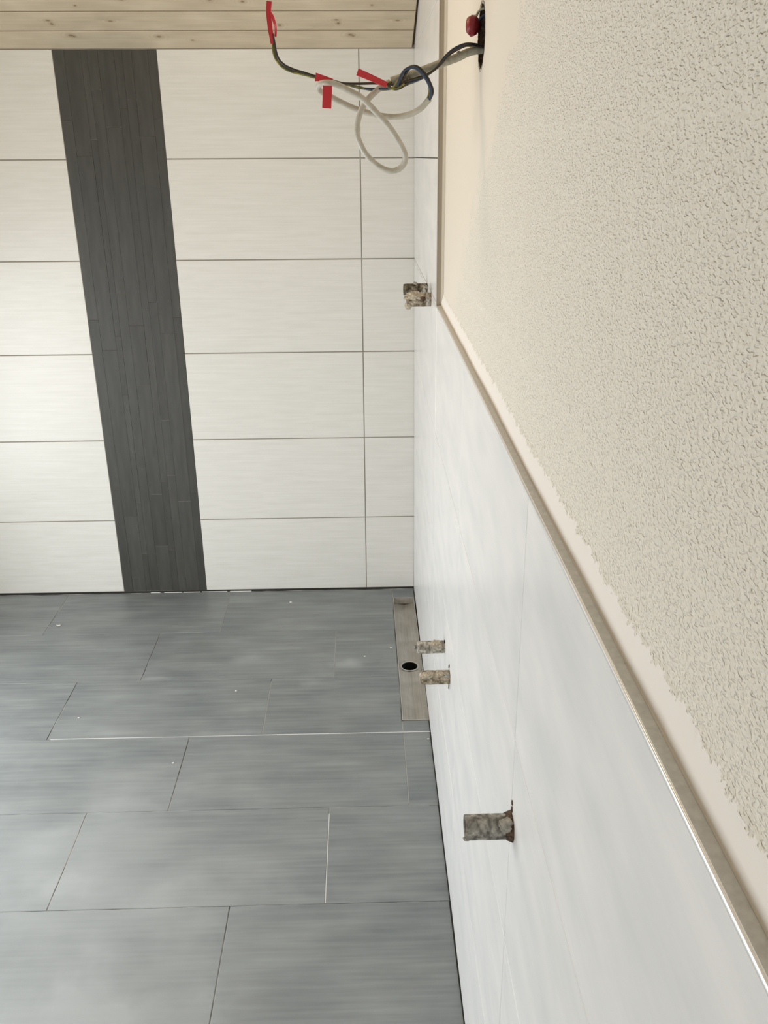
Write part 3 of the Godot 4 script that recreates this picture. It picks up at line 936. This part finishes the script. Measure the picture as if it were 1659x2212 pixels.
# ---------------------------------------------------------------- loose cables
func build_cables():
	var sleeve := [Vector3(0.045, 1.648, 1.505), Vector3(0.0129, 1.6475, 1.4990), Vector3(-0.0007, 1.6461, 1.5000), Vector3(-0.0205, 1.6430, 1.5000), Vector3(-0.0381, 1.6358, 1.5000), Vector3(-0.0601, 1.6286, 1.5000), Vector3(-0.0797, 1.6221, 1.4960), Vector3(-0.1085, 1.6127, 1.4940), Vector3(-0.1331, 1.6054, 1.4940)]
	var w1 := [Vector3(0.045, 1.640, 1.515), Vector3(0.0115, 1.6465, 1.5060), Vector3(-0.0036, 1.6500, 1.5040), Vector3(-0.0152, 1.6519, 1.5080), Vector3(-0.0286, 1.6518, 1.5100), Vector3(-0.0438, 1.6460, 1.5100), Vector3(-0.0567, 1.6359, 1.5100), Vector3(-0.0686, 1.6222, 1.5100), Vector3(-0.0828, 1.6120, 1.5100), Vector3(-0.0982, 1.6055, 1.5100), Vector3(-0.1126, 1.6016, 1.5100), Vector3(-0.1248, 1.5962, 1.5100), Vector3(-0.1359, 1.5956, 1.5080), Vector3(-0.1558, 1.5954, 1.5000), Vector3(-0.1758, 1.5967, 1.4960), Vector3(-0.1937, 1.6006, 1.4960), Vector3(-0.2069, 1.6036, 1.5000), Vector3(-0.2202, 1.6069, 1.5000), Vector3(-0.2423, 1.6113, 1.5000), Vector3(-0.2576, 1.6157, 1.5000), Vector3(-0.2730, 1.6192, 1.5000), Vector3(-0.2860, 1.6243, 1.5000), Vector3(-0.2955, 1.6326, 1.5000), Vector3(-0.3000, 1.6434, 1.5000), Vector3(-0.3016, 1.6541, 1.5000), Vector3(-0.3031, 1.6666, 1.5000)]
	var w2 := [Vector3(0.045, 1.642, 1.519), Vector3(0.0115, 1.6453, 1.5090), Vector3(-0.0063, 1.6488, 1.5080), Vector3(-0.0223, 1.6506, 1.5130), Vector3(-0.0376, 1.6456, 1.5140), Vector3(-0.0517, 1.6374, 1.5150), Vector3(-0.0636, 1.6257, 1.5150), Vector3(-0.0788, 1.6144, 1.5150), Vector3(-0.0964, 1.6085, 1.5150), Vector3(-0.1118, 1.6046, 1.5150), Vector3(-0.1250, 1.6003, 1.5140), Vector3(-0.1426, 1.6009, 1.5120), Vector3(-0.1558, 1.6024, 1.5060), Vector3(-0.1869, 1.6021, 1.5040), Vector3(-0.2068, 1.6030, 1.5060), Vector3(-0.2222, 1.6070, 1.5060), Vector3(-0.2420, 1.6115, 1.5060), Vector3(-0.2573, 1.6160, 1.5060), Vector3(-0.2725, 1.6202, 1.5060), Vector3(-0.2854, 1.6256, 1.5060), Vector3(-0.2938, 1.6331, 1.5060), Vector3(-0.2977, 1.6428, 1.5060), Vector3(-0.2993, 1.6534, 1.5060), Vector3(-0.3013, 1.6659, 1.5060)]
	var w3 := [Vector3(0.045, 1.644, 1.511), Vector3(0.0115, 1.6457, 1.5030), Vector3(-0.0008, 1.6492, 1.5000), Vector3(-0.0124, 1.6500, 1.5040), Vector3(-0.0303, 1.6499, 1.5060), Vector3(-0.0455, 1.6441, 1.5060), Vector3(-0.0585, 1.6333, 1.5060), Vector3(-0.0714, 1.6197, 1.5050), Vector3(-0.0868, 1.6099, 1.5040), Vector3(-0.1044, 1.6031, 1.5020), Vector3(-0.1222, 1.5981, 1.5000), Vector3(-0.1400, 1.5951, 1.4970), Vector3(-0.1624, 1.5947, 1.4960), Vector3(-0.1781, 1.5977, 1.4970), Vector3(-0.1959, 1.6010, 1.5000), Vector3(-0.2113, 1.6034, 1.5030), Vector3(-0.2267, 1.6068, 1.5040), Vector3(-0.2443, 1.6104, 1.5040), Vector3(-0.2597, 1.6142, 1.5040), Vector3(-0.2750, 1.6175, 1.5040), Vector3(-0.2879, 1.6228, 1.5040), Vector3(-0.2974, 1.6317, 1.5040), Vector3(-0.3018, 1.6430, 1.5040), Vector3(-0.3021, 1.6537, 1.5040)]
	var t := thing("wire_bundle", "loose bundle of dark blue, brown and yellow-green wires with grey sheath, hanging from wall hole", "cable")
	part("sheath", tube(sleeve, 0.0050, 0.0062, 14, 0.06), M.cable_grey, t)
	part("mortar_speck", lump(Vector3(0.003, 0.0025, 0.003), 41), M.mortar_grey, t, Transform3D(Basis.IDENTITY, Vector3(-0.036, 1.6415, 1.501)))
	part("mortar_speck", lump(Vector3(0.003, 0.0022, 0.003), 42), M.mortar_grey, t, Transform3D(Basis.IDENTITY, Vector3(-0.016, 1.6485, 1.501)))
	part("wire", tube(w1, 0.0017, -1, 10), M.wire_blue, t)
	part("wire", tube(w2, 0.0017, -1, 10), M.wire_brown, t)
	part("wire", tube(w3, 0.0017, -1, 10), M.wire_earth, t)
	# wires that come out of the grey sheath and bend back into the red flag
	part("wire", tube([Vector3(-0.1300, 1.6060, 1.4950), Vector3(-0.137, 1.6000, 1.500), Vector3(-0.1290, 1.5945, 1.506), Vector3(-0.1190, 1.5965, 1.512), Vector3(-0.1110, 1.6030, 1.514)], 0.0016, -1, 10), M.wire_brown, t)
	part("wire", tube([Vector3(-0.1330, 1.6050, 1.4960), Vector3(-0.1400, 1.6010, 1.504), Vector3(-0.1345, 1.5955, 1.511), Vector3(-0.1240, 1.5960, 1.515), Vector3(-0.1150, 1.6015, 1.516)], 0.0016, -1, 10), M.wire_earth, t)
	for k in 4:
		var x := -0.1235 + 0.0045 * k
		part("wire", tube([Vector3(x - 0.004, 1.5955 + 0.0012 * k, 1.502), Vector3(x, 1.5975 + 0.0012 * k, 1.5125), Vector3(x + 0.003, 1.6045 + 0.0012 * k, 1.509), Vector3(x + 0.002, 1.609 + 0.0012 * k, 1.500)], 0.0014, -1, 8), M.wire_brown, t)
	var top := [Vector3(-0.3018, 1.6537, 1.5040), Vector3(-0.3029, 1.6623, 1.5050), Vector3(-0.3043, 1.6700, 1.5050), Vector3(-0.3050, 1.6795, 1.5050), Vector3(-0.3056, 1.6890, 1.5050), Vector3(-0.3054, 1.6965, 1.5050), Vector3(-0.3040, 1.7059, 1.5050)]
	part("tape_flag", ribbon(top, 0.0062, 0.0048, Vector3.RIGHT, 0.0070), M.red_tape, t)
	part("tape_flag", ribbon([Vector3(-0.3045, 1.6925, 1.5060), Vector3(-0.3005, 1.6870, 1.5080), Vector3(-0.2977, 1.6788, 1.5100), Vector3(-0.2966, 1.6714, 1.5080), Vector3(-0.2975, 1.6625, 1.5060)], 0.0050, 0.0008, Vector3(0.8, 0.3, 0.5), 0.0030), M.red_tape, t)
	part("tape_flag", ribbon([Vector3(-0.2425, 1.6110, 1.5050), Vector3(-0.2331, 1.6092, 1.5060), Vector3(-0.2179, 1.6056, 1.5060)], 0.0112, 0.0052, Vector3.UP, 0.0052), M.red_tape, t)
	part("tape_flag", ribbon([Vector3(-0.1405, 1.5998, 1.5130), Vector3(-0.1559, 1.6061, 1.5165), Vector3(-0.1713, 1.6119, 1.5200), Vector3(-0.1822, 1.6160, 1.5220)], 0.0072, 0.0032, Vector3.UP, 0.0094), M.red_tape, t)
	# white cable looped below the bundle
	var white := [Vector3(-0.0782, 1.5815, 1.5080), Vector3(-0.0905, 1.5692, 1.5000), Vector3(-0.1080, 1.5614, 1.4900), Vector3(-0.1305, 1.5589, 1.4820), Vector3(-0.1580, 1.5627, 1.4800), Vector3(-0.1853, 1.5700, 1.4820), Vector3(-0.2078, 1.5790, 1.4880), Vector3(-0.2232, 1.5862, 1.4960), Vector3(-0.2350, 1.5914, 1.5040), Vector3(-0.2391, 1.5965, 1.5120), Vector3(-0.2351, 1.6011, 1.5200), Vector3(-0.2250, 1.6018, 1.5260), Vector3(-0.2130, 1.5997, 1.5280), Vector3(-0.1957, 1.5921, 1.5280), Vector3(-0.1762, 1.5818, 1.5280), Vector3(-0.1543, 1.5618, 1.5260), Vector3(-0.1365, 1.5435, 1.5240), Vector3(-0.1207, 1.5209, 1.5200), Vector3(-0.1134, 1.5063, 1.5160), Vector3(-0.1143, 1.4957, 1.5120), Vector3(-0.1212, 1.4877, 1.5080), Vector3(-0.1315, 1.4843, 1.5060), Vector3(-0.1430, 1.4862, 1.5040), Vector3(-0.1567, 1.4938, 1.5020), Vector3(-0.1703, 1.5066, 1.5020), Vector3(-0.1793, 1.5214, 1.5020), Vector3(-0.1840, 1.5361, 1.5020), Vector3(-0.1829, 1.5506, 1.5020), Vector3(-0.1786, 1.5649, 1.5020), Vector3(-0.1705, 1.5782, 1.5020), Vector3(-0.1592, 1.5894, 1.5000), Vector3(-0.1479, 1.5979, 1.4980), Vector3(-0.1354, 1.6048, 1.4940)]
	var c := thing("white_cable", "white sheathed cable coiled in a hanging loop under the wires, with bright red tape flag", "cable")
	part("sheath", tube(white, 0.0043, -1, 14, 0.05), M.cable_white, c)
	var l1 := [Vector3(-0.1252, 1.5981, 1.5180), Vector3(-0.1209, 1.6096, 1.5220), Vector3(-0.1134, 1.6188, 1.5240), Vector3(-0.1014, 1.6211, 1.5240), Vector3(-0.0904, 1.6133, 1.5240), Vector3(-0.0812, 1.6018, 1.5200), Vector3(-0.0766, 1.5901, 1.5150), Vector3(-0.0786, 1.5804, 1.5100)]
	var l2 := [Vector3(-0.1206, 1.5972, 1.5140), Vector3(-0.1154, 1.6098, 1.5200), Vector3(-0.1077, 1.6205, 1.5200), Vector3(-0.0968, 1.6222, 1.5200), Vector3(-0.0857, 1.6136, 1.5200), Vector3(-0.0769, 1.6000, 1.5160), Vector3(-0.0737, 1.5903, 1.5120), Vector3(-0.0769, 1.5816, 1.5060)]
	var l3 := [Vector3(-0.1316, 1.5955, 1.5120), Vector3(-0.1230, 1.6058, 1.5200), Vector3(-0.1154, 1.6166, 1.5200), Vector3(-0.1042, 1.6234, 1.5160), Vector3(-0.0931, 1.6210, 1.5140), Vector3(-0.0829, 1.6083, 1.5120), Vector3(-0.0781, 1.5945, 1.5100), Vector3(-0.0799, 1.5827, 1.5060)]
	part("wire", tube(l1, 0.0019, -1, 10), M.wire_blue, c)
	part("wire", tube(l2, 0.0019, -1, 10), M.wire_brown, c)
	part("wire", tube(l3, 0.0019, -1, 10), M.wire_earth, c)
	part("tape_flag", ribbon([Vector3(-0.2249, 1.6075, 1.5310), Vector3(-0.2251, 1.5980, 1.5335), Vector3(-0.2253, 1.5900, 1.5335), Vector3(-0.2260, 1.5816, 1.5335), Vector3(-0.2269, 1.5686, 1.5330)].slice(1), 0.0130, 0.0009, Vector3.RIGHT), M.red_tape, c)
	# rounded red cap on wire ends in the wall box
	var p := thing("wire_connector", "dark red rounded wire connector poking out of the wall box hole", "connector", WALL * Transform3D(Basis.IDENTITY, Vector3(0.002, 1.6765, 1.497)))
	part("shell", lump(Vector3(0.0105, 0.0135, 0.011), 51, 0.12, 24), M.red_cap, p)
	part("wire", tube([Vector3(0.006, 0.004, 0.004), Vector3(0.016, 0.012, 0.006), Vector3(0.030, 0.010, 0.010), Vector3(0.045, -0.008, 0.016)], 0.0020, -1, 8), M.wire_blue, p)
	part("wire", tube([Vector3(0.004, 0.010, 0.000), Vector3(0.010, 0.019, 0.002), Vector3(0.024, 0.020, 0.008), Vector3(0.045, 0.004, 0.018)], 0.0018, -1, 8), M.cable_grey, p)

# ---------------------------------------------------------------- crumbs on the floor
func build_crumbs():
	var a := MeshInstance3D.new()
	a.name = "plaster_chip"
	var b := MB.new()
	# a flat bent flake
	var g := PackedVector3Array()
	for q in [[-0.009, 0.003, -0.003], [-0.004, 0.0035, -0.001], [0.0, 0.0015, -0.004], [0.005, 0.0035, -0.002], [0.009, 0.003, 0.0]]:
		g.append(Vector3(q[0], q[1], q[2]))
	for q in [[-0.004, 0.0004, 0.004], [-0.002, 0.002, 0.006], [0.001, 0.001, 0.006], [0.003, 0.002, 0.006], [0.005, 0.0004, 0.004]]:
		g.append(Vector3(q[0], q[1], q[2]))
	for k in 4:
		b.quad(g[k + 5], g[k + 6], g[k + 1], g[k])
		b.quad(g[k + 5] - Vector3(0, 0.0004, 0), g[k] - Vector3(0, 0.0004, 0), g[k + 1] - Vector3(0, 0.0004, 0), g[k + 6] - Vector3(0, 0.0004, 0))
	a.mesh = b.mesh()
	a.material_override = M.crumb
	a.position = Vector3(-1.251, 0.0004, 0.2394)
	add_child(a)
	tag(a, "white plaster chip, the largest crumb on the grey floor, below the left white tiles", "debris")
	var spots := [Vector3(-0.4559, 0, 0.0967), Vector3(-0.5813, 0, 0.6592), Vector3(-0.1011, 0, 0.4258), Vector3(-0.7054, 0, 0.9939), Vector3(-1.0205, 0, 0.781), Vector3(-0.0131, 0, 0.9134), Vector3(-0.188, 0, 0.4758)]
	var says := ["white plaster crumb close to the back wall, right of the dark band", "tiny white crumb left of the floor joint behind the metal strip's middle", "tiny white crumb on the floor beside the drain channel's long edge", "tiny white crumb in front of the metal floor strip, left of a joint", "tiny white crumb behind the left end of the metal floor strip", "tiny white crumb against the right wall, just in front of the drain", "tiny white crumb on the tile left of the drain's round hole"]
	for k in spots.size():
		var o := MeshInstance3D.new()
		o.name = "plaster_crumb" if k == 0 else "plaster_crumb_%03d" % k
		o.mesh = lump(Vector3(0.0032, 0.0012, 0.0022) * (1.4 if k == 0 else 1.0), 80 + k)
		o.material_override = M.crumb
		o.position = spots[k] + Vector3(0, 0.0009, 0)
		add_child(o)
		tag(o, says[k], "debris", "tiny plaster crumbs")
